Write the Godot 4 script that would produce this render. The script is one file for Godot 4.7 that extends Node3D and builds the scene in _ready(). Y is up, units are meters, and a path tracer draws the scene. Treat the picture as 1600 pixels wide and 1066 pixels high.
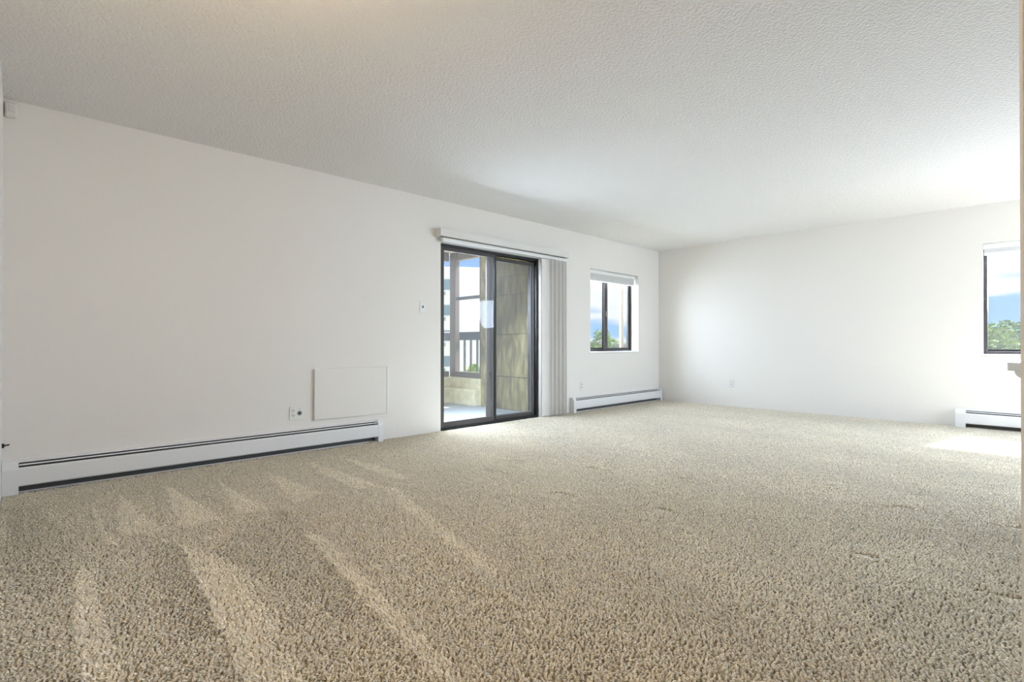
extends Node3D
# An empty carpeted living room: y up, metres. The long wall with the glass door is x = LX, the far wall z = BZ.

const LX := -4.442
const BZ := -7.556
const RX := 2.4
const CEIL := 2.44
const EYE := Vector3(0, 0.9332, 0)
const YAW := 0.80891

var rng := RandomNumberGenerator.new()
var M := {}
var used := {}
var LEFT := Basis(Vector3.UP, PI / 2)      # local +x runs along the long wall away from the camera, +z points into the room


func _ready():
	rng.seed = 7
	lights_and_camera()
	materials()
	shell()
	glass_door()
	windows()
	balcony()
	outdoors()
	heaters()
	coverings()
	wall_plates()
	half_wall()
	carpet()


# ---------------------------------------------------------------- camera, sky, sun, lights, exposure
func lights_and_camera():
	var cam := Camera3D.new()
	cam.name = "camera"
	cam.fov = rad_to_deg(2.0 * atan(533.0 / 804.9))
	cam.position = EYE
	cam.rotation = Vector3(atan(3.6 / 804.9), YAW, 0)
	cam.near = 0.02
	cam.far = 400.0
	add_child(cam)

	var env := Environment.new()
	env.background_mode = Environment.BG_SKY
	env.sky = Sky.new()
	env.sky.sky_material = make_sky()
	env.background_energy_multiplier = 1.0
	env.tonemap_mode = Environment.TONE_MAPPER_LINEAR
	env.tonemap_exposure = 1.0
	env.sdfgi_enabled = true
	env.ssao_enabled = true
	env.ssil_enabled = true
	var we := WorldEnvironment.new()
	we.name = "world_environment"
	we.environment = env
	add_child(we)

	var sun := DirectionalLight3D.new()
	sun.name = "sun"
	sun.light_color = Color(1.0, 0.98, 0.95)
	sun.light_energy = 8.5
	sun.light_angular_distance = 0.5
	sun.shadow_enabled = true
	add_child(sun)
	sun.look_at_from_position(Vector3.ZERO, -Vector3(0.162, 1.03, -0.987), Vector3.UP)

	# daylight entering by the glass door and the two windows, each light the size of its glass, just outside it
	daylight("door_daylight", Vector3(LX - 0.66, 1.5, -3.82), Vector2(1.15, 1.2), Vector3(1, -1.2, 0), DOOR_E)
	daylight("side_window_daylight", Vector3(LX - 0.6, 1.6, -6.35), Vector2(1.2, 1.0), Vector3(1, -0.7, 0), SIDE_E)
	daylight("far_window_daylight", Vector3(0.27, 1.75, BZ - 0.7), Vector2(1.6, 1.1), Vector3(0, -0.85, 1), FAR_E)
	daylight("right_window_daylight", Vector3(RX + 0.5, 1.55, -6.5), Vector2(1.5, 1.1), Vector3(-1, -0.5, 0), RIGHT_E)


const DOOR_E := 15.0
const SIDE_E := 9.0
const FAR_E := 23.0
const RIGHT_E := 10.5
const FILL_LAMP_E := 0.45


func daylight(called: String, at: Vector3, size: Vector2, towards: Vector3, energy: float):
	var a := AreaLight3D.new()
	a.name = called
	a.area_size = size
	a.area_normalize_energy = false
	a.light_energy = energy
	a.light_color = Color(0.83, 0.905, 1.0)
	a.shadow_enabled = true
	a.set("area_range", 20.0)
	add_child(a)
	a.look_at_from_position(at, at + towards, Vector3.UP)


func make_sky() -> Material:
	var w := 2048
	var h := 1024
	var im := Image.create(w, h, false, Image.FORMAT_RGBF)
	var n := FastNoiseLite.new()
	n.seed = 1792
	n.noise_type = FastNoiseLite.TYPE_SIMPLEX_SMOOTH
	n.frequency = 1.0
	n.fractal_octaves = 5
	for y in h:
		var el := (0.5 - (y + 0.5) / h) * PI
		var e := clampf(el / 0.9, 0.0, 1.0)
		var blue := Color(0.36, 0.62, 0.98).lerp(Color(0.13, 0.33, 0.8), pow(e, 0.6))
		for x in w:
			if el < -0.05:
				im.set_pixel(x, y, Color(0.22, 0.25, 0.2))
				continue
			var az := (x + 0.5) / w * TAU
			var v := n.get_noise_3d(cos(az) * 2.2, sin(az) * 2.2, el * 16.0)
			var c := smoothstep(-0.05, 0.3, v)
			im.set_pixel(x, y, blue.lerp(Color(0.98, 0.99, 1.0), c * 0.88))
	var p := PanoramaSkyMaterial.new()
	p.panorama = ImageTexture.create_from_image(im)
	return p


# ---------------------------------------------------------------- materials
func mat(called: String, c: Color, rough := 0.6, metal := 0.0) -> StandardMaterial3D:
	var m := StandardMaterial3D.new()
	m.resource_name = called
	m.albedo_color = c
	m.roughness = rough
	m.metallic = metal
	M[called] = m
	return m


func noise_tex(seed_: int, freq: float, size: int, octaves := 3, kind := FastNoiseLite.TYPE_SIMPLEX_SMOOTH, ridged := false, lo := Color.BLACK, hi := Color.WHITE, warp := 0.0) -> NoiseTexture2D:
	var n := FastNoiseLite.new()
	n.seed = seed_
	n.noise_type = kind
	n.frequency = freq
	n.fractal_octaves = octaves
	if ridged:
		n.fractal_type = FastNoiseLite.FRACTAL_RIDGED
	if warp > 0.0:
		n.domain_warp_enabled = true
		n.domain_warp_amplitude = warp
		n.domain_warp_frequency = freq * 0.7
	var t := NoiseTexture2D.new()
	t.width = size
	t.height = size
	t.seamless = true
	t.noise = n
	t.generate_mipmaps = false
	var g := Gradient.new()
	g.set_color(0, lo)
	g.set_color(1, hi)
	t.color_ramp = g
	return t


func triplanar(m: StandardMaterial3D, per_metre: float):
	m.uv1_triplanar = true
	m.uv1_world_triplanar = true
	m.uv1_scale = Vector3.ONE * per_metre


func materials():
	var w := mat("wall_paint", Color(0.93, 0.915, 0.89), 0.7)
	w.heightmap_enabled = true
	w.heightmap_scale = 0.05
	w.heightmap_texture = noise_tex(3, 0.03, 512, 3)
	triplanar(w, 1.0)
	var c := mat("ceiling_stipple", Color(0.95, 0.94, 0.925), 0.9)
	c.heightmap_enabled = true
	c.heightmap_scale = 0.6
	c.heightmap_texture = noise_tex(5, 0.021, 1024, 3, FastNoiseLite.TYPE_SIMPLEX_SMOOTH, false, Color.BLACK, Color.WHITE, 18.0)
	triplanar(c, 1.9)
	mat("white_enamel", Color(0.93, 0.93, 0.93), 0.35)
	mat("white_plastic", Color(0.92, 0.92, 0.9), 0.4)
	mat("ivory_plastic", Color(0.9, 0.89, 0.86), 0.4)
	mat("trim_paint", Color(0.94, 0.94, 0.93), 0.4)
	mat("bronze", Color(0.2, 0.185, 0.175), 0.4, 0.3)
	mat("grey_bronze", Color(0.33, 0.315, 0.31), 0.65)
	M.grey_bronze.metallic_specular = 0.3
	mat("track_black", Color(0.035, 0.035, 0.035), 0.5)
	mat("darkened_galvanised", Color(0.38, 0.38, 0.37), 0.6, 0.5)  # heater back plate: shade of the gap put into a darker metal colour
	mat("copper", Color(0.6, 0.38, 0.26), 0.5, 0.8)
	mat("fin_metal", Color(0.55, 0.55, 0.56), 0.5, 0.6)
	mat("valance_vinyl", Color(0.88, 0.87, 0.85), 0.45)
	var v := mat("vane_vinyl", Color(0.9, 0.89, 0.875), 0.45)
	v.backlight_enabled = true
	v.backlight = Color(0.12, 0.12, 0.12)
	mat("blind_white", Color(0.93, 0.93, 0.92), 0.5)
	mat("slot_dark", Color(0.12, 0.12, 0.12), 0.6)
	mat("chrome", Color(0.7, 0.7, 0.7), 0.25, 1.0)
	mat("beige_strip", Color(0.6, 0.55, 0.46), 0.6)
	var g := mat("glass", Color(1, 1, 1, 0.06), 0.02)
	g.transparency = BaseMaterial3D.TRANSPARENCY_ALPHA
	g.metallic_specular = 0.17
	var s := mat("insect_screen", Color(0.22, 0.22, 0.23, 0.34), 0.9)
	s.transparency = BaseMaterial3D.TRANSPARENCY_ALPHA
	var k := mat("cast_concrete", Color.WHITE, 0.9)
	k.albedo_texture = noise_tex(21, 0.012, 512, 5, FastNoiseLite.TYPE_SIMPLEX_SMOOTH, false, Color(0.34, 0.31, 0.2), Color(0.73, 0.67, 0.46), 14.0)
	k.uv1_triplanar = true
	k.uv1_world_triplanar = true
	k.uv1_scale = Vector3(1.4, 0.45, 1.4)
	k.heightmap_enabled = true
	k.heightmap_scale = 1.2
	k.heightmap_texture = noise_tex(22, 0.02, 512, 4, FastNoiseLite.TYPE_SIMPLEX_SMOOTH, false, Color.BLACK, Color.WHITE, 20.0)
	var p := mat("pale_concrete", Color.WHITE, 0.9)
	p.albedo_texture = noise_tex(23, 0.015, 512, 4, FastNoiseLite.TYPE_SIMPLEX_SMOOTH, false, Color(0.76, 0.73, 0.6), Color(0.88, 0.85, 0.72))
	triplanar(p, 0.8)
	mat("balcony_slab", Color(0.55, 0.57, 0.58), 0.7)
	mat("soffit", Color(0.86, 0.83, 0.72), 0.8)
	mat("screen_frame_paint", Color(0.4, 0.37, 0.36), 0.5, 0.1)
	mat("railing_paint", Color(0.3, 0.33, 0.37), 0.5, 0.2)
	var b := mat("building_white", Color.WHITE, 0.8)
	b.albedo_texture = noise_tex(24, 0.01, 256, 4, FastNoiseLite.TYPE_SIMPLEX_SMOOTH, false, Color(0.93, 0.935, 0.93), Color(0.97, 0.97, 0.96))
	triplanar(b, 0.1)
	mat("building_glass", Color(0.5, 0.6, 0.66), 0.1, 0.1)
	mat("building_trim", Color(0.62, 0.66, 0.68), 0.6)
	mat("unit_grey", Color(0.6, 0.64, 0.66), 0.6)
	var gr := mat("pale_ground", Color.WHITE, 0.95)
	gr.albedo_texture = noise_tex(25, 0.03, 256, 4, FastNoiseLite.TYPE_SIMPLEX_SMOOTH, false, Color(0.55, 0.56, 0.48), Color(0.7, 0.7, 0.62))
	triplanar(gr, 0.05)
	mat("bark", Color(0.3, 0.24, 0.18), 0.9)
	for a in [["leaf_green", Color(0.52, 0.63, 0.36)], ["leaf_blue", Color(0.43, 0.58, 0.44)], ["leaf_dark", Color(0.28, 0.42, 0.33)], ["leaf_lime", Color(0.6, 0.72, 0.32)]]:
		var l := mat(a[0], a[1], 0.7)
		l.vertex_color_use_as_albedo = true
		l.backlight_enabled = true
		l.backlight = Color(0.3, 0.3, 0.26)
		l.metallic_specular = 0.15
	mat("fill_lamp_glass", Color(0.95, 0.93, 0.88), 0.4)
	M.fill_lamp_glass.emission_enabled = true
	M.fill_lamp_glass.emission = Color(1.0, 0.87, 0.68)
	M.fill_lamp_glass.emission_energy_multiplier = 1.0
	mat("fill_lamp_base", Color(0.75, 0.72, 0.66), 0.4, 0.5)
	var f := mat("carpet_backing", Color(0.62, 0.57, 0.485), 1.0)
	f.metallic_specular = 0.1
	var y := mat("carpet_yarn", Color(0.93, 0.9, 0.835), 0.75)
	y.vertex_color_use_as_albedo = true
	y.metallic_specular = 0.45
	y.rim_enabled = true
	y.rim = 1.0
	y.rim_tint = 0.3


# ---------------------------------------------------------------- mesh helpers
func S() -> SurfaceTool:
	var st := SurfaceTool.new()
	st.begin(Mesh.PRIMITIVE_TRIANGLES)
	return st


func tri(st: SurfaceTool, a: Vector3, b: Vector3, c: Vector3, out: Vector3):
	var n := (c - a).cross(b - a)
	if n.dot(out) < 0.0:
		n = -n
		var t := b
		b = c
		c = t
	n = n.normalized()
	for p in [a, b, c]:
		st.set_normal(n)
		st.add_vertex(p)


func quad(st: SurfaceTool, a: Vector3, b: Vector3, c: Vector3, d: Vector3, out: Vector3):
	tri(st, a, b, c, out)
	tri(st, a, c, d, out)


# a box with chamfered edges between two corners
func box(st: SurfaceTool, p: Vector3, q: Vector3, bev := 0.0, tf := Transform3D.IDENTITY):
	var lo := Vector3(minf(p.x, q.x), minf(p.y, q.y), minf(p.z, q.z))
	var hi := Vector3(maxf(p.x, q.x), maxf(p.y, q.y), maxf(p.z, q.z))
	var c := (lo + hi) / 2
	var h := (hi - lo) / 2
	var e := minf(bev, minf(h.x, minf(h.y, h.z)) * 0.49)
	var at := func(s: Vector3, ax: int) -> Vector3:
		var v := Vector3(s.x * h.x, s.y * h.y, s.z * h.z)
		for k in 3:
			if k != ax:
				v[k] -= s[k] * e
		return tf * (c + v)
	var rot := tf.basis
	for ax in 3:
		var u := (ax + 1) % 3
		var w := (ax + 2) % 3
		for s in [-1.0, 1.0]:
			var out := Vector3.ZERO
			out[ax] = s
			var cs := []
			for k in [[-1.0, -1.0], [1.0, -1.0], [1.0, 1.0], [-1.0, 1.0]]:
				var g := Vector3.ZERO
				g[ax] = s
				g[u] = k[0]
				g[w] = k[1]
				cs.append(at.call(g, ax))
			quad(st, cs[0], cs[1], cs[2], cs[3], rot * out)
	if e <= 0.0:
		return
	for ax in 3:            # edges that run along ax
		var u := (ax + 1) % 3
		var w := (ax + 2) % 3
		for k in [[-1.0, -1.0], [1.0, -1.0], [1.0, 1.0], [-1.0, 1.0]]:
			var a := Vector3.ZERO
			a[u] = k[0]
			a[w] = k[1]
			var b := a
			a[ax] = -1.0
			b[ax] = 1.0
			var out := Vector3.ZERO
			out[u] = k[0]
			out[w] = k[1]
			quad(st, at.call(a, u), at.call(b, u), at.call(b, w), at.call(a, w), rot * out)
	for x in [-1.0, 1.0]:
		for y in [-1.0, 1.0]:
			for z in [-1.0, 1.0]:
				var g := Vector3(x, y, z)
				tri(st, at.call(g, 0), at.call(g, 1), at.call(g, 2), rot * g)


# a folded sheet: the polyline pts (depth z, height y) with thickness t, running along local x from a to b
func sheet(st: SurfaceTool, pts: Array, t: float, a: float, b: float):
	for i in pts.size() - 1:
		var p: Vector2 = pts[i]
		var q: Vector2 = pts[i + 1]
		var d := (q - p).normalized()
		var n := Vector2(-d.y, d.x) * t / 2
		p -= d * t * 0.3
		q += d * t * 0.3
		var f := func(v: Vector2, x: float) -> Vector3: return Vector3(x, v.y, v.x)
		var c0: Vector3 = f.call((p + q) / 2, (a + b) / 2)
		var ring := [p + n, q + n, q - n, p - n]
		for k in 4:
			var r0: Vector2 = ring[k]
			var r1: Vector2 = ring[(k + 1) % 4]
			var mid: Vector3 = f.call((r0 + r1) / 2, (a + b) / 2)
			quad(st, f.call(r0, a), f.call(r1, a), f.call(r1, b), f.call(r0, b), mid - c0)
		for x in [a, b]:
			quad(st, f.call(ring[0], x), f.call(ring[1], x), f.call(ring[2], x), f.call(ring[3], x), Vector3(1 if x == b else -1, 0, 0) * signf(b - a))


# a solid with the outline pts (z, y), running along local x from a to b; the outline must be convex
func prism(st: SurfaceTool, pts: Array, a: float, b: float):
	var c := Vector2.ZERO
	for p in pts:
		c += p / pts.size()
	for k in pts.size():
		var p: Vector2 = pts[k]
		var q: Vector2 = pts[(k + 1) % pts.size()]
		var m := (p + q) / 2 - c
		quad(st, Vector3(a, p.y, p.x), Vector3(a, q.y, q.x), Vector3(b, q.y, q.x), Vector3(b, p.y, p.x), Vector3(0, m.y, m.x))
		for x in [a, b]:
			tri(st, Vector3(x, c.y, c.x), Vector3(x, p.y, p.x), Vector3(x, q.y, q.x), Vector3(signf(x - (a + b) / 2), 0, 0))


func tube(st: SurfaceTool, a: Vector3, b: Vector3, r0: float, r1: float, sides := 12):
	var d := (b - a).normalized()
	var u := d.cross(Vector3(0.31, 0.9, 0.17)).normalized()
	var v := d.cross(u)
	for k in sides:
		var t0 := TAU * k / sides
		var t1 := TAU * (k + 1) / sides
		var e0 := u * cos(t0) + v * sin(t0)
		var e1 := u * cos(t1) + v * sin(t1)
		quad(st, a + e0 * r0, a + e1 * r0, b + e1 * r1, b + e0 * r1, e0 + e1)
		if r1 > 0.0:
			tri(st, b, b + e0 * r1, b + e1 * r1, d)
		if r0 > 0.0:
			tri(st, a, a + e0 * r0, a + e1 * r0, -d)


func numbered(called: String) -> String:
	var n: int = used.get(called, 0)
	used[called] = n + 1
	return called if n == 0 else "%s_%03d" % [called, n]


func obj(called: String, st: SurfaceTool, m: Material, parent: Node3D = null) -> MeshInstance3D:
	var o := MeshInstance3D.new()
	o.mesh = st.commit()
	o.material_override = m
	if parent == null:
		o.name = numbered(called)
		add_child(o, true)
	else:
		var k := 0
		while parent.has_node(NodePath(called if k == 0 else "%s_%03d" % [called, k])):
			k += 1
		o.name = called if k == 0 else "%s_%03d" % [called, k]
		parent.add_child(o, true)
	return o


func struct(called: String, st: SurfaceTool, m: Material, label := "") -> MeshInstance3D:
	var o := obj(called, st, m)
	o.set_meta("kind", "structure")
	if label:
		o.set_meta("label", label)
	return o


func place(called: String, at: Vector3, basis_ := Basis.IDENTITY) -> Node3D:
	var o := Node3D.new()
	o.name = numbered(called)
	o.transform = Transform3D(basis_, at)
	add_child(o, true)
	return o


func thing(called: String, label: String, category: String, at := Vector3.ZERO, basis_ := Basis.IDENTITY, group := "") -> Node3D:
	return tag(place(called, at, basis_), label, category, group)


func tag(o: Node3D, label: String, category: String, group := "") -> Node3D:
	o.set_meta("label", label)
	o.set_meta("category", category)
	if group:
		o.set_meta("group", group)
	return o


func frame_ring(st: SurfaceTool, x0: float, x1: float, y0: float, y1: float, z0: float, z1: float, w: float, bev := 0.003):
	box(st, Vector3(x0, y0, z0), Vector3(x0 + w, y1, z1), bev)
	box(st, Vector3(x1 - w, y0, z0), Vector3(x1, y1, z1), bev)
	box(st, Vector3(x0 + w, y0, z0), Vector3(x1 - w, y0 + w, z1), bev)
	box(st, Vector3(x0 + w, y1 - w, z0), Vector3(x1 - w, y1, z1), bev)


# ---------------------------------------------------------------- room shell
const D0 := -3.2         # glass door opening along the long wall
const D1 := -4.735
const DTOP := 2.0
const A0 := -5.748       # side window opening
const A1 := -6.955
const WLO := 0.812
const WHI := 1.985
const B0 := -0.521       # far window opening
const B1 := 1.06
const R0 := -7.3       # window of the right wall, outside the picture: it lights the far end of the long wall
const R1 := -5.7
const BHI := 2.02
const OUT := 0.2         # wall thickness


func shell():
	var w: Material = M.wall_paint
	var st := S()
	var x0 := LX - OUT
	box(st, Vector3(x0, 0, 0.2), Vector3(LX, CEIL, D0))
	box(st, Vector3(x0, DTOP, D0), Vector3(LX, CEIL, D1))
	box(st, Vector3(x0, 0, D1), Vector3(LX, CEIL, A0))
	box(st, Vector3(x0, 0, A0), Vector3(LX, WLO, A1))
	box(st, Vector3(x0, WHI, A0), Vector3(LX, CEIL, A1))
	box(st, Vector3(x0, 0, A1), Vector3(LX, CEIL, BZ - OUT))
	struct("wall_left", st, w)
	st = S()
	var z0 := BZ - OUT
	box(st, Vector3(LX, 0, z0), Vector3(B0, CEIL, BZ))
	box(st, Vector3(B0, 0, z0), Vector3(B1, WLO, BZ))
	box(st, Vector3(B0, BHI, z0), Vector3(B1, CEIL, BZ))
	box(st, Vector3(B1, 0, z0), Vector3(RX + OUT, CEIL, BZ))
	struct("wall_back", st, w)
	st = S()
	box(st, Vector3(RX, 0, 3.6), Vector3(RX + OUT, CEIL, R1))
	box(st, Vector3(RX, 0, R1), Vector3(RX + OUT, WLO, R0))
	box(st, Vector3(RX, BHI, R1), Vector3(RX + OUT, CEIL, R0))
	box(st, Vector3(RX, 0, R0), Vector3(RX + OUT, CEIL, BZ))
	struct("wall_right", st, w)
	st = S()
	box(st, Vector3(LX, 0, 0.0815), Vector3(-0.5, CEIL, 0.2))
	box(st, Vector3(-0.6, 0, 0.2), Vector3(-0.5, CEIL, 3.5))
	box(st, Vector3(-0.6, 0, 3.5), Vector3(RX, CEIL, 3.6))
	struct("wall_rear", st, w)
	st = S()
	box(st, Vector3(-0.036, 0, -1.2), Vector3(RX, CEIL, -1.32), 0.004)
	struct("wall_partition", st, w)
	st = S()
	box(st, Vector3(LX - OUT, CEIL, 3.6), Vector3(RX + OUT, CEIL + 0.2, BZ - OUT))
	struct("ceiling", st, M.ceiling_stipple)
	st = S()
	box(st, Vector3(LX - 0.05, -0.15, 3.6), Vector3(RX + OUT, 0.0, BZ - OUT))
	struct("floor", st, M.carpet_backing)
	# unseen globes added as fill light, near the camera and in the hall
	lamp("added fill lamp, a globe out of view over the near end of the living room", Vector3(-1.6, CEIL, -0.4), FILL_LAMP_E)
	lamp("added fill lamp, a globe out of view in the hall behind the partition", Vector3(1.0, CEIL, 1.2), 0.4)


func lamp(label: String, at: Vector3, energy: float):
	var t := thing("added_fill_lamp", label, "lamp", at)
	var st := S()
	tube(st, Vector3(0, 0, 0), Vector3(0, -0.03, 0), 0.06, 0.05, 24)
	obj("canopy", st, M.fill_lamp_base, t)
	st = S()
	tube(st, Vector3(0, -0.03, 0), Vector3(0, -0.3, 0), 0.006, 0.006, 10)
	obj("stem", st, M.fill_lamp_base, t)
	st = S()
	for i in 10:
		var a0 := PI * i / 10.0
		var a1 := PI * (i + 1) / 10.0
		tube(st, Vector3(0, -0.4 + 0.1 * cos(a0), 0), Vector3(0, -0.4 + 0.1 * cos(a1), 0), 0.1 * sin(a0), 0.1 * sin(a1), 24)
	obj("shade", st, M.fill_lamp_glass, t)
	var l := OmniLight3D.new()
	l.name = "light"
	l.position = Vector3(0, -0.4, 0)
	l.light_color = Color(1.0, 0.87, 0.68)
	l.light_energy = energy
	l.light_size = 0.1
	l.omni_range = 15.0
	l.omni_attenuation = 2.0
	l.shadow_enabled = true
	t.add_child(l, true)


# ---------------------------------------------------------------- sliding glass door
func glass_door():
	# local x from the near jamb along the wall, z into the room
	var d := place("door_1", Vector3(LX, 0, D0), LEFT)
	d.set_meta("kind", "structure")
	d.set_meta("label", "dark bronze sliding glass door onto the balcony")
	var wd := D0 - D1
	var st := S()
	box(st, Vector3(0, 0, -0.2), Vector3(0.03, DTOP, -0.04), 0.003)
	box(st, Vector3(wd - 0.03, 0, -0.2), Vector3(wd, DTOP, -0.04), 0.003)
	box(st, Vector3(0.03, DTOP - 0.022, -0.14), Vector3(wd - 0.03, DTOP, -0.04), 0.003)
	box(st, Vector3(0.03, 0, -0.14), Vector3(wd - 0.03, 0.02, -0.04), 0.003)
	obj("frame", st, M.track_black, d)
	st = S()
	for y in [0.02, DTOP - 0.034]:
		for z in [-0.044, -0.074, -0.104]:
			box(st, Vector3(0.03, y, z), Vector3(wd - 0.03, y + 0.012, z - 0.006), 0.001)
	obj("track", st, M.track_black, d)
	# near panel on the inner track
	var mid := 0.83
	st = S()
	box(st, Vector3(0.03, 0.03, -0.048), Vector3(0.08, 1.97, -0.068), 0.003)
	box(st, Vector3(0.08, 0.03, -0.048), Vector3(mid - 0.028, 0.088, -0.068), 0.003)
	box(st, Vector3(0.08, 1.93, -0.048), Vector3(mid - 0.028, 1.97, -0.068), 0.003)
	var sash := obj("sliding_panel", st, M.grey_bronze, d)
	st = S()
	box(st, Vector3(mid - 0.028, 0.024, -0.046), Vector3(mid, 1.974, -0.07), 0.003)
	obj("interlock_stile", st, M.track_black, sash)
	st = S()
	box(st, Vector3(0.08, 0.088, -0.056), Vector3(mid - 0.028, 1.93, -0.057))
	obj("pane", st, M.glass, sash)
	# far panel on the outer track
	st = S()
	var z0 := -0.078
	var z1 := -0.098
	box(st, Vector3(mid - 0.03, 0.03, z0), Vector3(mid + 0.012, 1.95, z1), 0.003)
	box(st, Vector3(wd - 0.045, 0.03, z0), Vector3(wd - 0.03, 1.95, z1), 0.003)
	box(st, Vector3(mid + 0.012, 0.03, z0), Vector3(wd - 0.045, 0.075, z1), 0.003)
	box(st, Vector3(mid + 0.012, 1.905, z0), Vector3(wd - 0.045, 1.95, z1), 0.003)
	var fixed := obj("fixed_panel", st, M.grey_bronze, d)
	st = S()
	box(st, Vector3(mid + 0.012, 0.075, -0.088), Vector3(wd - 0.045, 1.905, -0.089))
	obj("pane", st, M.glass, fixed)
	# screen door parked behind the far panel
	st = S()
	var sx := 0.735
	z0 = -0.112
	z1 = -0.13
	box(st, Vector3(sx, 0.03, z0), Vector3(sx + 0.115, 1.955, z1), 0.003)
	box(st, Vector3(wd - 0.06, 0.03, z0), Vector3(wd - 0.03, 1.955, z1), 0.003)
	box(st, Vector3(sx + 0.115, 0.03, z0), Vector3(wd - 0.06, 0.08, z1), 0.003)
	box(st, Vector3(sx + 0.115, 1.91, z0), Vector3(wd - 0.06, 1.955, z1), 0.003)
	var scr := obj("screen_panel", st, M.grey_bronze, d)
	st = S()
	box(st, Vector3(sx + 0.115, 0.08, -0.12), Vector3(wd - 0.06, 1.91, -0.121))
	obj("mesh", st, M.insect_screen, scr)
	st = S()
	box(st, Vector3(sx + 0.035, 0.55, z0 + 0.012), Vector3(sx + 0.06, 0.59, z0), 0.004)
	box(st, Vector3(sx + 0.085, 0.555, z0 + 0.006), Vector3(sx + 0.1, 0.575, z0), 0.002)
	obj("latch", st, M.track_black, scr)


# ---------------------------------------------------------------- windows
func window(called: String, at: Vector3, basis_: Basis, wd: float, lo: float, hi: float, label: String, mid: float, paint: Material) -> Node3D:
	var n := place(called, at, basis_)
	n.set_meta("kind", "structure")
	n.set_meta("label", label)
	var st := S()
	frame_ring(st, 0.0, wd, lo, hi, -0.2, -0.13, 0.034)
	obj("frame", st, paint, n)
	st = S()
	box(st, Vector3(0.034, lo + 0.034, -0.175), Vector3(mid + 0.04, lo + 0.056, -0.19), 0.002)
	box(st, Vector3(mid - 0.04, lo + 0.056, -0.175), Vector3(mid + 0.035, hi - 0.034, -0.19), 0.002)
	var fs := obj("fixed_sash", st, paint, n)
	st = S()
	box(st, Vector3(0.034, lo + 0.056, -0.182), Vector3(mid - 0.04, hi - 0.034, -0.183))
	obj("pane", st, M.glass, fs)
	st = S()
	box(st, Vector3(mid - 0.035, lo + 0.034, -0.145), Vector3(mid + 0.045, hi - 0.034, -0.165), 0.003)
	box(st, Vector3(wd - 0.064, lo + 0.034, -0.145), Vector3(wd - 0.034, hi - 0.034, -0.165), 0.003)
	box(st, Vector3(mid + 0.045, lo + 0.034, -0.145), Vector3(wd - 0.064, lo + 0.054, -0.165), 0.003)
	box(st, Vector3(mid + 0.045, hi - 0.06, -0.145), Vector3(wd - 0.064, hi - 0.034, -0.165), 0.003)
	var ss := obj("sliding_sash", st, M.grey_bronze, n)
	st = S()
	box(st, Vector3(mid + 0.045, lo + 0.054, -0.155), Vector3(wd - 0.064, hi - 0.06, -0.156))
	obj("pane", st, M.glass, ss)
	st = S()
	box(st, Vector3(mid - 0.008, lo + 0.52, -0.145), Vector3(mid + 0.012, lo + 0.6, -0.137), 0.003)
	obj("latch", st, M.chrome, ss)
	st = S()
	box(st, Vector3(-0.012, lo - 0.018, 0.014), Vector3(wd + 0.012, lo + 0.002, -0.13), 0.004)
	obj("window_sill", st, M.trim_paint, n)
	return n


func blind(label: String, at: Vector3, basis_: Basis, wd: float, hi: float, drop: float):
	var t := thing("window_blind", label, "blind", at, basis_)
	var st := S()
	box(st, Vector3(0.006, hi - 0.012, -0.045), Vector3(wd - 0.03, hi - 0.06, -0.1), 0.004)
	obj("headrail", st, M.blind_white, t)
	st = S()
	var y := hi - 0.062
	while y > hi - drop + 0.02:
		box(st, Vector3(0.012, y, -0.05), Vector3(wd - 0.036, y - 0.0035, -0.096), 0.001)
		y -= 0.0048
	var sl := obj("slat", st, M.blind_white, t)
	sl.set_meta("kind", "stuff")
	st = S()
	box(st, Vector3(0.012, hi - drop + 0.018, -0.052), Vector3(wd - 0.036, hi - drop, -0.094), 0.004)
	obj("bottom_rail", st, M.blind_white, t)


func windows():
	window("window_1", Vector3(LX, 0, A0), LEFT, A0 - A1, WLO, WHI, "dark framed sliding window in the long wall near the corner", 0.56, M.bronze)
	window("window_2", Vector3(B0, 0, BZ), Basis.IDENTITY, B1 - B0, WLO, BHI, "dark framed window in the far wall above the patch of sun", 0.79, M.bronze)
	window("window_4", Vector3(RX, 0, R0), Basis(Vector3.UP, -PI / 2), R1 - R0, WLO, BHI, "dark framed window in the right wall beyond the half wall", 0.85, M.bronze)
	blind("white raised blind at the head of the window in the long wall near the corner", Vector3(LX, 0, A0), LEFT, A0 - A1, WHI, 0.16)
	blind("white raised blind at the head of the window in the far wall", Vector3(B0, 0, BZ), Basis.IDENTITY, B1 - B0, BHI, 0.125)
	# beige strip of weatherboard beyond the sliding sash
	var st := S()
	box(st, Vector3(LX - 0.29, WLO - 0.1, A1 + 0.035), Vector3(LX - 0.33, WHI + 0.1, A1 - 0.03), 0.004)
	struct("trim_1", st, M.beige_strip)


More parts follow.
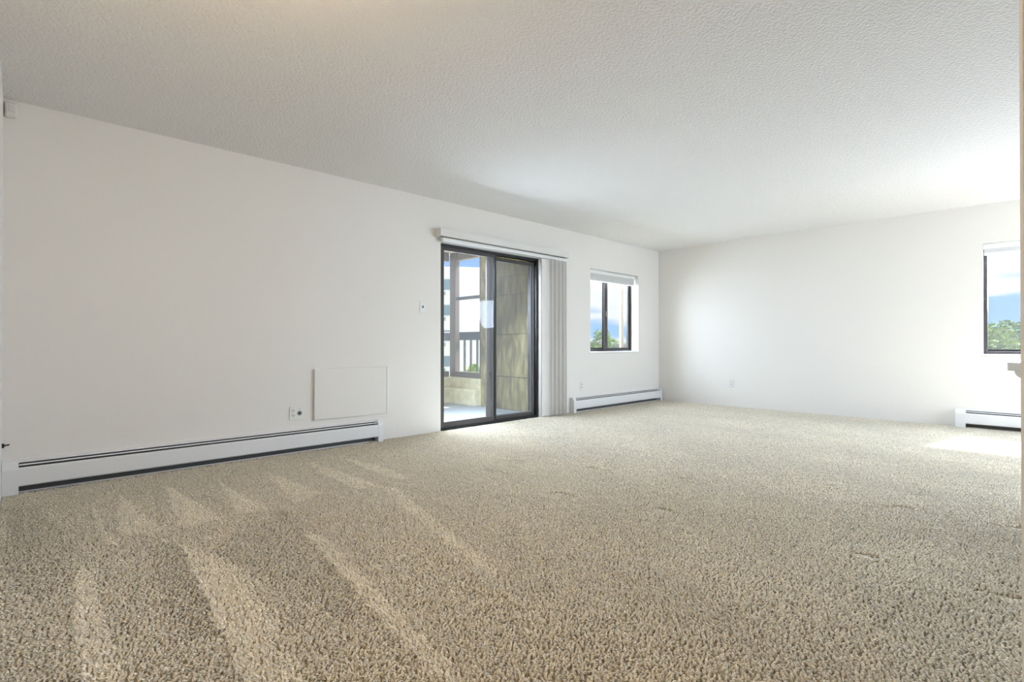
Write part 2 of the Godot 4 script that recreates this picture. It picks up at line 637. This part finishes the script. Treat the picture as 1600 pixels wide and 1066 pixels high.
# ---------------------------------------------------------------- balcony
func balcony():
	var bx0 := -6.95
	var ex := LX - OUT
	var wz := -5.12
	var st := S()
	box(st, Vector3(bx0, -0.25, -1.2), Vector3(ex, -0.03, wz - 0.2))
	struct("floor_balcony", st, M.balcony_slab)
	st = S()
	box(st, Vector3(bx0 - 0.1, 2.42, -1.2), Vector3(ex, 2.62, wz - 0.3))
	struct("ceiling_balcony", st, M.soffit)
	# end wall of cast concrete: panels with open joints between them
	var wall := place("wall_balcony", Vector3.ZERO)
	wall.set_meta("kind", "structure")
	st = S()
	box(st, Vector3(-6.06, -0.03, wz - 0.02), Vector3(ex, 2.42, wz - 0.2))
	obj("core", st, M.cast_concrete, wall)
	var rows := [[-0.03, 0.44], [0.446, 1.06], [1.066, 1.632], [1.64, 1.9], [1.906, 2.42]]
	for i in rows.size():
		var xs := [ex, -5.33, -6.06] if i != 3 else [ex, -5.62, -6.06]
		for k in 2:
			st = S()
			box(st, Vector3(xs[k] - (0.001 if k else 0.0), rows[i][0], wz - 0.02), Vector3(xs[k + 1] + (0.002 if k == 0 else 0.0), rows[i][1], wz + rng.randf_range(-0.002, 0.003)), 0.005)
			obj("concrete_panel", st, M.cast_concrete, wall)
	# low wall with a ledge round the outer corner
	var low := place("wall_parapet", Vector3.ZERO)
	low.set_meta("kind", "structure")
	st = S()
	box(st, Vector3(-6.075, -0.03, wz), Vector3(bx0, 0.385, wz - 0.15), 0.006)
	box(st, Vector3(-6.84, -0.03, wz), Vector3(bx0, 0.385, -1.2), 0.006)
	obj("upper_course", st, M.pale_concrete, low)
	for a in [[-6.09, -6.36], [-6.363, -6.74]]:
		st = S()
		box(st, Vector3(a[0], -0.03, wz + 0.1), Vector3(a[1], 0.22, wz), 0.006)
		obj("block", st, M.pale_concrete, low)
	var z := wz
	while z < -1.4:
		st = S()
		box(st, Vector3(-6.74, -0.03, z), Vector3(-6.84, 0.22, z + 0.6), 0.006)
		obj("block", st, M.pale_concrete, low)
		z += 0.603
	# the enclosure of brown frames on the low wall
	var e := place("window_3", Vector3.ZERO)
	e.set_meta("kind", "structure")
	e.set_meta("label", "brown framed balcony enclosure above the low concrete wall")
	st = S()
	box(st, Vector3(-6.72, 0.385, wz - 0.01), Vector3(-6.87, 2.42, wz - 0.1), 0.006)
	obj("post", st, M.screen_frame_paint, e)
	st = S()
	box(st, Vector3(-6.06, 0.385, wz - 0.02), Vector3(-6.72, 0.475, wz - 0.1), 0.005)
	box(st, Vector3(-6.06, 2.28, wz - 0.02), Vector3(-6.72, 2.42, wz - 0.1), 0.005)
	box(st, Vector3(-6.06, 0.475, wz - 0.02), Vector3(-6.12, 2.28, wz - 0.1), 0.005)
	obj("frame", st, M.screen_frame_paint, e)
	st = S()
	box(st, Vector3(-6.12, 1.635, wz - 0.03), Vector3(-6.72, 1.685, wz - 0.07), 0.004)
	obj("rail", st, M.railing_paint, e)
	st = S()
	box(st, Vector3(-6.84, 0.385, wz + 0.02), Vector3(-6.92, 0.475, -1.3), 0.005)
	box(st, Vector3(-6.84, 2.28, wz + 0.02), Vector3(-6.92, 2.42, -1.3), 0.005)
	for k in 4:
		box(st, Vector3(-6.84, 0.475, -4.62 + k * 1.05), Vector3(-6.92, 2.28, -4.56 + k * 1.05), 0.005)
	obj("frame", st, M.screen_frame_paint, e)
	# the railing outside the enclosure
	var r := thing("balcony_railing", "slate grey balcony railing with upright bars outside the brown enclosure", "railing")
	st = S()
	box(st, Vector3(-6.0, 0.985, wz - 0.2), Vector3(-7.1, 1.12, wz - 0.24), 0.005)
	obj("top_rail", st, M.railing_paint, r)
	st = S()
	box(st, Vector3(-7.06, 0.985, wz - 0.16), Vector3(-7.1, 1.12, -1.2), 0.005)
	obj("top_rail", st, M.railing_paint, r)
	st = S()
	box(st, Vector3(-6.0, 0.3, wz - 0.2), Vector3(-7.1, 0.35, wz - 0.24), 0.004)
	obj("bottom_rail", st, M.railing_paint, r)
	for k in 7:
		st = S()
		var x := -6.06 - k * 0.165
		box(st, Vector3(x, 0.35, wz - 0.205), Vector3(x - 0.03, 0.985, wz - 0.235), 0.003)
		obj("baluster", st, M.railing_paint, r)


# ---------------------------------------------------------------- what stands outside
func outdoors():
	var st := S()
	box(st, Vector3(-160, -9.3, 60), Vector3(160, -9.0, -220))
	struct("ground", st, M.pale_ground)
	apartment_block()
	tree("tree", "sparse young tree whose top shows at the foot of the window near the corner", Vector3(-19.9, -9, -26.9), 11.6, 1.1, 1500, "leaf_green", 0.11, false)
	tree("tree", "broad pale green tree in the lower left of the far window", Vector3(-2.9, -9, -38.0), 11.2, 3.0, 5200, "leaf_green", 0.24, true)
	tree("tree", "taller rounded tree at the right of the far window", Vector3(0.2, -9, -40.0), 11.8, 3.2, 5200, "leaf_blue", 0.24, true)
	tree("tree", "dense green tree standing behind the two nearer crowns", Vector3(3.6, -9, -45.0), 11.6, 3.4, 4000, "leaf_green", 0.26, true)
	tree("tree", "dark conifer mirrored in the glass of the balcony door", Vector3(27.0, -9, -24.0), 12.4, 2.6, 1800, "leaf_dark", 0.34, true)
	tree("tree", "pale tree beside the dark conifer mirrored in the door glass", Vector3(33.0, -9, -25.0), 11.6, 3.2, 1800, "leaf_green", 0.36, true)
	tree("tree", "leafy lime green treetop below the balcony railing", Vector3(-33.4, -9, -28.0), 8.1, 2.6, 1500, "leaf_lime", 0.3, true)
	tree("tree", "small lime green treetop at the foot of the white apartment block", Vector3(-36.5, -9, -28.6), 7.6, 1.6, 900, "leaf_lime", 0.28, true)


func apartment_block():
	# its long face is turned to the balcony
	var o := Vector3(-43.5, -9.0, -34.0)
	var face := Vector3(0.79, 0, 0.61)
	var along := Vector3(0.61, 0, -0.79)      # to the right as the balcony sees it
	var t := thing("apartment_block", "white apartment block with rows of windows seen through the balcony frames", "building", o, Basis(along, Vector3.UP, face))
	var st := S()
	box(st, Vector3(-16.0, 0, -9.0), Vector3(7.0, 17.9, 0.0), 0.05)
	obj("wall", st, M.building_white, t)
	st = S()
	box(st, Vector3(-16.1, 17.9, -9.1), Vector3(7.1, 18.05, 0.1), 0.03)
	obj("roof", st, M.building_white, t)
	for f in 6:
		for k in 5:
			var x := -2.0 - k * 2.9
			var y := 2.0 + f * 2.72
			st = S()
			frame_ring(st, x - 0.85, x + 0.85, y, y + 1.15, 0.0, 0.06, 0.07, 0.01)
			box(st, Vector3(x - 0.03, y, 0.0), Vector3(x + 0.03, y + 1.15, 0.05), 0.005)
			var wn := obj("window", st, M.building_trim, t)
			st = S()
			box(st, Vector3(x - 0.8, y + 0.05, 0.005), Vector3(x + 0.8, y + 1.1, 0.02))
			obj("pane", st, M.building_glass, wn)
			st = S()
			box(st, Vector3(x - 0.45, y - 0.55, 0.0), Vector3(x + 0.35, y - 0.2, 0.22), 0.02)
			obj("air_conditioner", st, M.unit_grey, t)


func tree(called: String, label: String, at: Vector3, height: float, radius: float, leaves: int, leaf: String, size: float, dense: bool):
	var t := thing(called, label, "tree", at)
	var st := S()
	tube(st, Vector3.ZERO, Vector3(0, height * 0.62, 0), 0.2, 0.1, 8)
	var tips := []
	for k in 9:
		var a := TAU * k / 9.0 + rng.randf() * 0.5
		var y := height * rng.randf_range(0.35, 0.62)
		var tip := Vector3(cos(a) * radius * rng.randf_range(0.4, 0.7), height * rng.randf_range(0.66, 0.86), sin(a) * radius * rng.randf_range(0.4, 0.7))
		tube(st, Vector3(0, y, 0), tip, 0.07, 0.025, 6)
		tips.append(tip)
	tips.append(Vector3(0, height * 0.9, 0))
	obj("trunk", st, M.bark, t)
	# clumps of folded leaves round the branch tips
	var lm := S()
	for k in 5:
		var a := TAU * k / 5.0
		var d := Vector3(cos(a), 0.35, sin(a)) * size
		var s := Vector3(-sin(a), 0.0, cos(a)) * size * 0.3
		quad(lm, Vector3.ZERO, d * 0.5 + s, d, d * 0.5 - s + Vector3(0, size * 0.12, 0), Vector3.UP)
	var mm := MultiMesh.new()
	mm.transform_format = MultiMesh.TRANSFORM_3D
	mm.use_colors = true
	mm.mesh = lm.commit()
	mm.instance_count = leaves
	for i in leaves:
		var c: Vector3 = tips[i % tips.size()]
		var v := Vector3(rng.randfn(), rng.randfn(), rng.randfn()).normalized() * pow(rng.randf(), 0.4)
		var r := radius * (0.52 if dense else 0.55)
		var p := c + Vector3(v.x * r, v.y * r * 0.62, v.z * r)
		p.y = minf(p.y, height - size * 0.5 + rng.randf() * size * 0.3)
		var b := Basis.from_euler(Vector3(rng.randf_range(-0.9, 0.9), rng.randf() * TAU, rng.randf_range(-0.9, 0.9))).scaled(Vector3.ONE * rng.randf_range(0.7, 1.2))
		mm.set_instance_transform(i, Transform3D(b, p))
		var g := rng.randf_range(0.65, 1.0)
		mm.set_instance_color(i, Color(g, g, g * rng.randf_range(0.8, 1.0)))
	var mi := MultiMeshInstance3D.new()
	mi.name = "crown"
	mi.multimesh = mm
	mi.material_override = M[leaf]
	mi.set_meta("kind", "stuff")
	t.add_child(mi, true)


# ---------------------------------------------------------------- baseboard heaters
func heater(label: String, at: Vector3, basis_: Basis, length: float, cap0: float, cap1: float):
	var t := thing("baseboard_heater", label, "heater", at, basis_, "white baseboard heaters along the walls")
	var d := 0.07
	var h := 0.205
	var a := cap0
	var b := length - cap1
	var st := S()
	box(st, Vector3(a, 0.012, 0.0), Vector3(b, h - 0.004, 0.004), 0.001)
	obj("back_plate", st, M.darkened_galvanised, t)
	st = S()
	sheet(st, [Vector2(0.001, h - 0.002), Vector2(0.036, h - 0.002), Vector2(0.044, h - 0.008)], 0.002, a, b)
	obj("top_hood", st, M.white_enamel, t)
	st = S()
	sheet(st, [Vector2(0.047, h - 0.019), Vector2(0.0535, h - 0.0245)], 0.0022, a + 0.002, b - 0.002)
	obj("damper", st, M.white_enamel, t)
	st = S()
	sheet(st, [Vector2(0.052, 0.158), Vector2(0.06, 0.168), Vector2(0.068, 0.165), Vector2(d, 0.158), Vector2(d, 0.062), Vector2(0.064, 0.055), Vector2(0.05, 0.055)], 0.0022, a, b)
	obj("front_panel", st, M.white_enamel, t)
	st = S()
	tube(st, Vector3(a, 0.09, 0.032), Vector3(b, 0.09, 0.032), 0.011, 0.011, 10)
	obj("pipe", st, M.copper, t)
	st = S()
	var x := a + 0.06
	while x < b - 0.05:
		box(st, Vector3(x, 0.062, 0.01), Vector3(x + 0.0012, 0.122, 0.056))
		x += 0.012
	var f := obj("fin", st, M.fin_metal, t)
	f.set_meta("kind", "stuff")
	for c in [[0.0, cap0], [length - cap1, length]]:
		st = S()
		prism(st, [Vector2(0, 0.008), Vector2(d + 0.003, 0.008), Vector2(d + 0.003, 0.16), Vector2(d, 0.176), Vector2(0.058, 0.194), Vector2(0.042, h + 0.002), Vector2(0, h + 0.002)], c[0], c[1])
		obj("end_cap", st, M.white_enamel, t)
	return t


func heaters():
	var t = heater("long white baseboard heater under the square wall panel", Vector3(LX, 0, 0.08), LEFT, 2.565, 0.074, 0.05)
	# loose strip of tack board lying in the gap at its near end
	var st := S()
	prism(st, [Vector2(0.035, 0.0), Vector2(0.05, 0.0), Vector2(0.05, 0.008), Vector2(0.035, 0.01)], 0.07, 0.36)
	obj("foot_strip", st, M.unit_grey, t)
	heater("short white baseboard heater below the window near the corner", Vector3(LX, 0, -5.305), LEFT, 2.235, 0.05, 0.05)
	heater("white baseboard heater on the far wall beside the patch of sun", Vector3(-0.742, 0, BZ), Basis.IDENTITY, 2.9, 0.085, 0.05)


# ---------------------------------------------------------------- blinds and valance of the glass door
func coverings():
	var v := thing("valance", "long white valance box mounted over the glass door", "valance", Vector3(LX, 0, -3.11), LEFT)
	var x0 := 0.02
	var x1 := 2.06
	var st := S()
	box(st, Vector3(x0, 2.045, 0.094), Vector3(x1, 2.133, 0.1), 0.002)
	box(st, Vector3(x0, 2.045, 0.1), Vector3(x1, 2.058, 0.104), 0.002)
	box(st, Vector3(x0, 2.12, 0.1), Vector3(x1, 2.133, 0.104), 0.002)
	obj("front_board", st, M.valance_vinyl, v)
	st = S()
	box(st, Vector3(x0 + 0.006, 2.127, 0.0), Vector3(x1 - 0.006, 2.133, 0.094), 0.001)
	obj("top_board", st, M.valance_vinyl, v)
	for x in [x0, x1 - 0.006]:
		st = S()
		box(st, Vector3(x, 2.045, 0.0), Vector3(x + 0.006, 2.133, 0.094), 0.002)
		obj("end_board", st, M.valance_vinyl, v)
	var b := thing("vertical_blind", "white vertical vane blind drawn back to the far side of the glass door", "blind", Vector3(LX, 0, -3.11), LEFT)
	st = S()
	box(st, Vector3(x0 + 0.05, 2.0, 0.022), Vector3(x1 - 0.02, 2.04, 0.068), 0.004)
	obj("headrail", st, M.trim_paint, b)
	var n := 18
	for k in n:
		st = S()
		var cx := 1.652 + k * 0.0208
		var ang := (1.2 if k == 0 else 0.82 + 0.22 * sin(k * 1.7))
		# a shallow curved vane: five strips across its width
		var prev := Vector3.ZERO
		var hw := 0.044
		for i in 6:
			var u := (i / 5.0 - 0.5) * 2.0
			var loc := Vector3(0.006 * (1.0 - u * u), 0, u * hw)
			var p := Basis(Vector3.UP, ang) * loc + Vector3(cx, 0, 0.047)
			if i > 0:
				var side := (p - prev).cross(Vector3.UP).normalized() * 0.0004
				for s in [-1.0, 1.0]:
					var e: Vector3 = side * s
					quad(st, prev + e + Vector3(0, 0.022, 0), p + e + Vector3(0, 0.022, 0), p + e + Vector3(0, 1.995, 0), prev + e + Vector3(0, 1.995, 0), e)
			prev = p
		obj("vane", st, M.vane_vinyl, b)


# ---------------------------------------------------------------- plates, panel, sensor on the walls
func plate(called: String, label: String, category: String, at: Vector3, basis_: Basis, w: float, h: float, group := "") -> Node3D:
	var t := thing(called, label, category, at, basis_, group)
	var st := S()
	box(st, Vector3(-w / 2, -h / 2, 0), Vector3(w / 2, h / 2, 0.006), 0.003)
	obj("cover_plate", st, M.white_plastic, t)
	return t


func receptacle(t: Node3D, x: float):
	for s in [-1.0, 1.0]:
		var st := S()
		var y: float = s * 0.02
		tube(st, Vector3(x, y, 0.004), Vector3(x, y, 0.009), 0.0165, 0.0155, 16)
		var f := obj("receptacle", st, M.ivory_plastic, t)
		st = S()
		for e in [-0.0065, 0.0065]:
			box(st, Vector3(x + e - 0.0014, y, 0.009), Vector3(x + e + 0.0014, y + 0.008, 0.0094))
		tube(st, Vector3(x, y - 0.006, 0.009), Vector3(x, y - 0.006, 0.0094), 0.0028, 0.0028, 8)
		obj("slot", st, M.slot_dark, f)


func wall_plates():
	# square painted panel above the long heater
	var p := thing("wall_panel", "large white painted cover panel on the wall above the long heater", "panel", Vector3(LX, 0, -1.848), LEFT)
	var st := S()
	box(st, Vector3(0, 0.262, 0), Vector3(0.7, 0.711, 0.024), 0.003)
	obj("board", st, M.wall_paint, p)
	st = S()
	box(st, Vector3(0.7, 0.262, 0), Vector3(0.717, 0.711, 0.028), 0.004)
	obj("edge_strip", st, M.trim_paint, p)
	var o := plate("outlet", "double white outlet plate left of the square wall panel", "outlet", Vector3(LX, 0.341, -1.699), LEFT, 0.114, 0.114)
	receptacle(o, -0.026)
	st = S()
	tube(st, Vector3(0.026, -0.004, 0.004), Vector3(0.026, -0.004, 0.009), 0.021, 0.02, 20)
	var rd := obj("round_socket", st, M.unit_grey, o)
	st = S()
	tube(st, Vector3(0.026, -0.004, 0.009), Vector3(0.026, -0.004, 0.0095), 0.012, 0.012, 16)
	obj("slot", st, M.grey_bronze, rd)
	st = S()
	tube(st, Vector3(0.026, 0.03, 0.006), Vector3(0.026, 0.03, 0.008), 0.004, 0.004, 10)
	obj("screw", st, M.unit_grey, o)
	var s := plate("light_switch", "white light switch plate beside the glass door", "switch", Vector3(LX, 1.306, -2.972), LEFT, 0.07, 0.114)
	st = S()
	box(st, Vector3(-0.006, -0.014, 0.006), Vector3(0.006, 0.014, 0.008), 0.001)
	obj("toggle_slot", st, M.unit_grey, s)
	st = S()
	box(st, Vector3(-0.0045, -0.008, 0.006), Vector3(0.0045, 0.008, 0.018), 0.002)
	obj("toggle", st, M.slot_dark, s)
	o = plate("outlet", "white outlet plate above the near end of the short heater by the corner", "outlet", Vector3(LX, 0.352, -5.557), LEFT, 0.072, 0.114)
	receptacle(o, 0.0)
	o = plate("blank_plate", "small blank white wall plate on the far wall nearest the corner", "wall plate", Vector3(-3.585, 0.36, BZ), Basis.IDENTITY, 0.07, 0.114)
	st = S()
	for y in [-0.042, 0.042]:
		st = S()
		tube(st, Vector3(0, y, 0.006), Vector3(0, y, 0.0075), 0.0035, 0.0035, 10)
		obj("screw", st, M.white_plastic, o)
	o = plate("outlet", "white outlet plate on the far wall right of the blank plate", "outlet", Vector3(-3.255, 0.35, BZ), Basis.IDENTITY, 0.075, 0.118)
	receptacle(o, 0.0)
	# motion sensor high in the near corner
	var m := thing("motion_sensor", "small white motion sensor box high in the near corner under the ceiling", "sensor", Vector3(LX, 2.37, 0.05), LEFT)
	st = S()
	box(st, Vector3(-0.024, -0.045, 0), Vector3(0.03, 0.045, 0.035), 0.008)
	obj("housing", st, M.ivory_plastic, m)
	st = S()
	box(st, Vector3(-0.008, -0.014, 0.035), Vector3(0.022, 0.028, 0.039), 0.003)
	obj("lens", st, M.valance_vinyl, m)
	# stub of cable by the near end of the long heater
	var c := thing("cable_stub", "short dark cable stub poking from the wall above the long heater's near end", "cable", Vector3(LX, 0.306, 0.0815), LEFT)
	st = S()
	tube(st, Vector3(0.0, 0.0, 0.012), Vector3(0.012, 0.0, 0.012), 0.014, 0.012, 14)
	obj("grommet", st, M.slot_dark, c)
	st = S()
	tube(st, Vector3(0.012, 0.0, 0.012), Vector3(0.034, 0.003, 0.014), 0.004, 0.004, 10)
	obj("cable", st, M.slot_dark, c)


# ---------------------------------------------------------------- half wall at the right edge of the picture
func half_wall():
	var t := thing("half_wall", "end of a white half wall with a capped ledge and rounded moulding at the right edge", "half wall", Vector3(-0.152, 0, -3.5))
	var st := S()
	box(st, Vector3(0.065, 0, 0), Vector3(0.2, 0.8, -0.6), 0.003)
	obj("body", st, M.wall_paint, t)
	st = S()
	box(st, Vector3(0, 0.8, 0.01), Vector3(0.265, 0.84, -0.6), 0.004)
	obj("cap", st, M.trim_paint, t)
	st = S()
	var pts := [Vector2(0, 0.0)]
	for k in 9:
		var a := PI / 2 * k / 8.0
		pts.append(Vector2(-0.04 * cos(a), -0.04 * sin(a)))
	# the moulding runs along -z under the cap: build it along local x, then turn it
	for i in 2:
		var m := S()
		prism(m, pts, 0.0, 0.59)
		var o := obj("moulding", m, M.trim_paint, t)
		o.transform = Transform3D(Basis(Vector3(0, 0, -1), Vector3.UP, Vector3(1, 0, 0)), Vector3(0.065, 0.8, 0.0)) if i == 0 else Transform3D(Basis(Vector3(0, 0, 1), Vector3.UP, Vector3(-1, 0, 0)), Vector3(0.2, 0.8, -0.59))


# ---------------------------------------------------------------- the carpet
func carpet():
	var step := 0.0105
	var nap := FastNoiseLite.new()
	nap.seed = 4
	nap.frequency = 0.9
	nap.fractal_octaves = 3
	var fine := FastNoiseLite.new()
	fine.seed = 9
	fine.frequency = 9.0
	fine.fractal_octaves = 2
	# strokes left by the vacuum cleaner: the pile leans towards or away from the long wall inside each
	var strokes := [
		[-1.0, V(-4.14, -0.32), V(-3.49, -0.29), V(-2.99, -0.28), V(-2.97, -0.33), V(-3.37, -0.31)],
		[-1.0, V(-3.96, -0.45), V(-3.42, -0.37), V(-3.09, -0.38), V(-3.03, -0.53), V(-3.40, -0.48)],
		[-1.0, V(-3.98, -0.69), V(-3.43, -0.62), V(-3.00, -0.59), V(-3.04, -0.78), V(-3.48, -0.74)],
		[-1.0, V(-3.90, -0.97), V(-3.32, -0.90), V(-3.05, -0.85), V(-3.01, -1.02), V(-3.47, -0.98)],
		[-1.0, V(-3.97, -1.27), V(-3.39, -1.21), V(-3.03, -1.15), V(-3.12, -1.36), V(-3.56, -1.32)],
		[-1.0, V(-4.04, -1.63), V(-3.46, -1.54), V(-3.04, -1.55), V(-3.03, -1.69), V(-3.56, -1.67)],
		[-1.0, V(-4.02, -1.88), V(-3.47, -1.85), V(-3.06, -1.84), V(-3.06, -1.94), V(-3.58, -1.96)],
		[-1.0, V(-2.75, -0.54), V(-2.11, -0.49), V(-1.53, -0.45), V(-1.0, -0.45), V(-1.0, -0.6), V(-1.42, -0.57), V(-1.85, -0.63), V(-2.35, -0.65)],
		[0.5, V(-3.02, -0.42), V(-2.40, -0.39), V(-1.90, -0.36), V(-1.87, -0.39), V(-1.81, -0.46), V(-2.11, -0.49), V(-2.73, -0.53)],
		[0.5, V(-2.60, -0.62), V(-2.94, -1.05), V(-2.51, -1.08), V(-1.95, -0.95), V(-1.63, -0.86), V(-1.60, -0.77), V(-1.86, -0.75), V(-2.14, -0.71)],
		[-1.0, V(-2.58, -1.01), V(-1.77, -0.91), V(-1.17, -0.83), V(-1.11, -0.89), V(-1.71, -0.97), V(-2.41, -1.06)],
		[-1.0, V(-2.77, -0.17), V(-2.38, -0.14), V(-1.94, -0.13), V(-1.83, -0.14), V(-1.77, -0.20), V(-2.14, -0.21), V(-2.67, -0.20)],
		[0.5, V(-4.00, 0.06), V(-4.03, -0.07), V(-3.40, -0.14), V(-2.72, -0.14), V(-2.47, -0.05), V(-2.90, 0.04)],
		[-1.0, V(-3.04, -1.69), V(-1.94, -1.44), V(-1.53, -1.35), V(-1.55, -1.41), V(-2.07, -1.54), V(-2.89, -1.74)],
	]
	var dents := [V(-2.09, -2.41), V(-1.50, -2.59), V(-1.73, -3.28), V(-2.36, -3.07), V(-0.57, -2.67), V(-0.58, -3.61), V(-0.12, -3.62), V(-0.10, -2.61), V(-2.90, -2.83), V(-3.29, -5.30)]
	var scuffs := [[V(-2.89, -2.46), V(-2.65, -2.52)], [V(-0.70, -3.56), V(-0.63, -3.56)], [V(-0.2, -2.6), V(-0.08, -2.63)], [V(-0.2, -3.6), V(-0.1, -3.64)]]
	var ridges := [[V(-2.75, -0.53), V(-1.0, -0.43)], [V(-2.95, -1.05), V(-1.1, -0.84)], [V(-3.0, -1.5), V(-1.3, -1.28)], [V(-2.7, -0.17), V(-1.8, -0.125)], [V(-3.4, -1.95), V(-1.6, -1.62)]]
	var lean_at := {}      # cells of 2 cm -> lean, so that each tuft looks up only one number
	for s in strokes:
		var poly := PackedVector2Array(s.slice(1))
		var lo := poly[0]
		var hi := poly[0]
		for p in poly:
			lo = lo.min(p)
			hi = hi.max(p)
		for ix in range(int(floor(lo.x / 0.02)), int(ceil(hi.x / 0.02)) + 1):
			for iz in range(int(floor(lo.y / 0.02)), int(ceil(hi.y / 0.02)) + 1):
				if Geometry2D.is_point_in_polygon(V(ix * 0.02, iz * 0.02), poly):
					lean_at[Vector2i(ix, iz)] = s[0]
	var data := PackedFloat32Array()
	var count := 0
	var nx := int((0.95 - LX) / step)
	var nz := int((0.08 - BZ) / step)
	data.resize(nx * nz * 16)
	for iz in nz:
		var z0 := 0.075 - iz * step
		for ix in nx:
			var x := LX + 0.008 + (ix + rng.randf_range(-0.45, 0.45)) * step
			var z := z0 + rng.randf_range(-0.45, 0.45) * step
			# what the photograph cannot see is left bare
			var rx := x * 0.6902 - z * -0.7236
			var dp := -x * 0.7236 - z * 0.6902
			if dp < 1.2 or absf(rx) > dp * 1.06 + 0.15 or x < LX + (0.048 if z > -2.43 or (z < -5.35 and z > -7.5) else 0.004):
				continue
			if z < -1.25 and x > -0.04 - (z + 1.25) * 0.012 + 0.3:
				continue
			var lean: float = lean_at.get(Vector2i(roundi(x / 0.02), roundi(z / 0.02)), 0.0)
			var nv := nap.get_noise_2d(x, z * 1.6)
			var hgt := 1.0 + 0.25 * fine.get_noise_2d(x, z)
			var q := V(x, z)
			for d in dents:
				var e: Vector2 = q - d
				var r := Vector2(e.x * 0.75 + e.y * 0.35, e.y * 1.2).length()
				if r < 0.06:
					hgt *= lerpf(0.05, 1.3, smoothstep(0.032, 0.048, r))
			for s in scuffs:
				var r: float = q.distance_to(Geometry2D.get_closest_point_to_segment(q, s[0], s[1]))
				if r < 0.02:
					hgt *= lerpf(0.12, 1.25, smoothstep(0.008, 0.02, r))
			for s in ridges:
				var r: float = q.distance_to(Geometry2D.get_closest_point_to_segment(q, s[0], s[1]))
				if r < 0.014:
					hgt *= 1.3
			var yaw := rng.randf() * TAU
			var tilt_x := lean * 0.55 + nv * 0.35 + rng.randf_range(-0.35, 0.35)
			var tilt_z := rng.randf_range(-0.4, 0.4)
			var sc := rng.randf_range(0.85, 1.2)
			var cs := cos(yaw) * sc
			var sn := sin(yaw) * sc
			var hh := hgt * rng.randf_range(0.8, 1.15)
			var k := count * 16
			data[k] = cs
			data[k + 1] = tilt_x * hh
			data[k + 2] = sn
			data[k + 3] = x
			data[k + 4] = 0.0
			data[k + 5] = hh
			data[k + 6] = 0.0
			data[k + 7] = 0.0
			data[k + 8] = -sn
			data[k + 9] = tilt_z * hh
			data[k + 10] = cs
			data[k + 11] = z
			var g := rng.randf_range(0.8, 1.1) * (1.0 - 0.09 * lean) * (1.0 + 0.1 * nv)  # light caught by the leaning pile is also put into the tuft colour
			data[k + 12] = g
			data[k + 13] = g * rng.randf_range(0.97, 1.0)
			data[k + 14] = g * rng.randf_range(0.9, 1.0)
			data[k + 15] = 1.0
			count += 1
	data.resize(count * 16)
	# one tuft: a short twisted yarn that tapers and bends over
	var st := S()
	var ring := func(y: float, r: float, tw: float, off: Vector3) -> Array:
		var out := []
		for i in 3:
			out.append(Vector3(cos(tw + TAU * i / 3.0) * r, y, sin(tw + TAU * i / 3.0) * r) + off)
		return out
	var rings := [ring.call(0.0, 0.0052, 0.0, Vector3.ZERO), ring.call(0.006, 0.0055, 0.7, Vector3(0.001, 0, 0)), ring.call(0.0105, 0.003, 1.5, Vector3(0.0034, 0, 0))]
	for r in 2:
		for i in 3:
			var j := (i + 1) % 3
			var o: Vector3 = rings[r][i] + rings[r][j] - Vector3(rings[r][0] + rings[r][1] + rings[r][2]) * 2.0 / 3.0
			quad(st, rings[r][i], rings[r][j], rings[r + 1][j], rings[r + 1][i], o)
	tri(st, rings[2][0], rings[2][1], rings[2][2], Vector3.UP)
	var mm := MultiMesh.new()
	mm.transform_format = MultiMesh.TRANSFORM_3D
	mm.use_colors = true
	mm.mesh = st.commit()
	mm.instance_count = count
	mm.buffer = data
	var mi := MultiMeshInstance3D.new()
	mi.name = "carpet_pile"
	mi.multimesh = mm
	mi.material_override = M.carpet_yarn
	mi.set_meta("kind", "stuff")
	tag(mi, "beige cut pile carpet with vacuum strokes and furniture dents covering the whole floor", "carpet")
	add_child(mi, true)
	print("tufts ", count)


func V(x: float, y: float) -> Vector2:
	return Vector2(x, y)
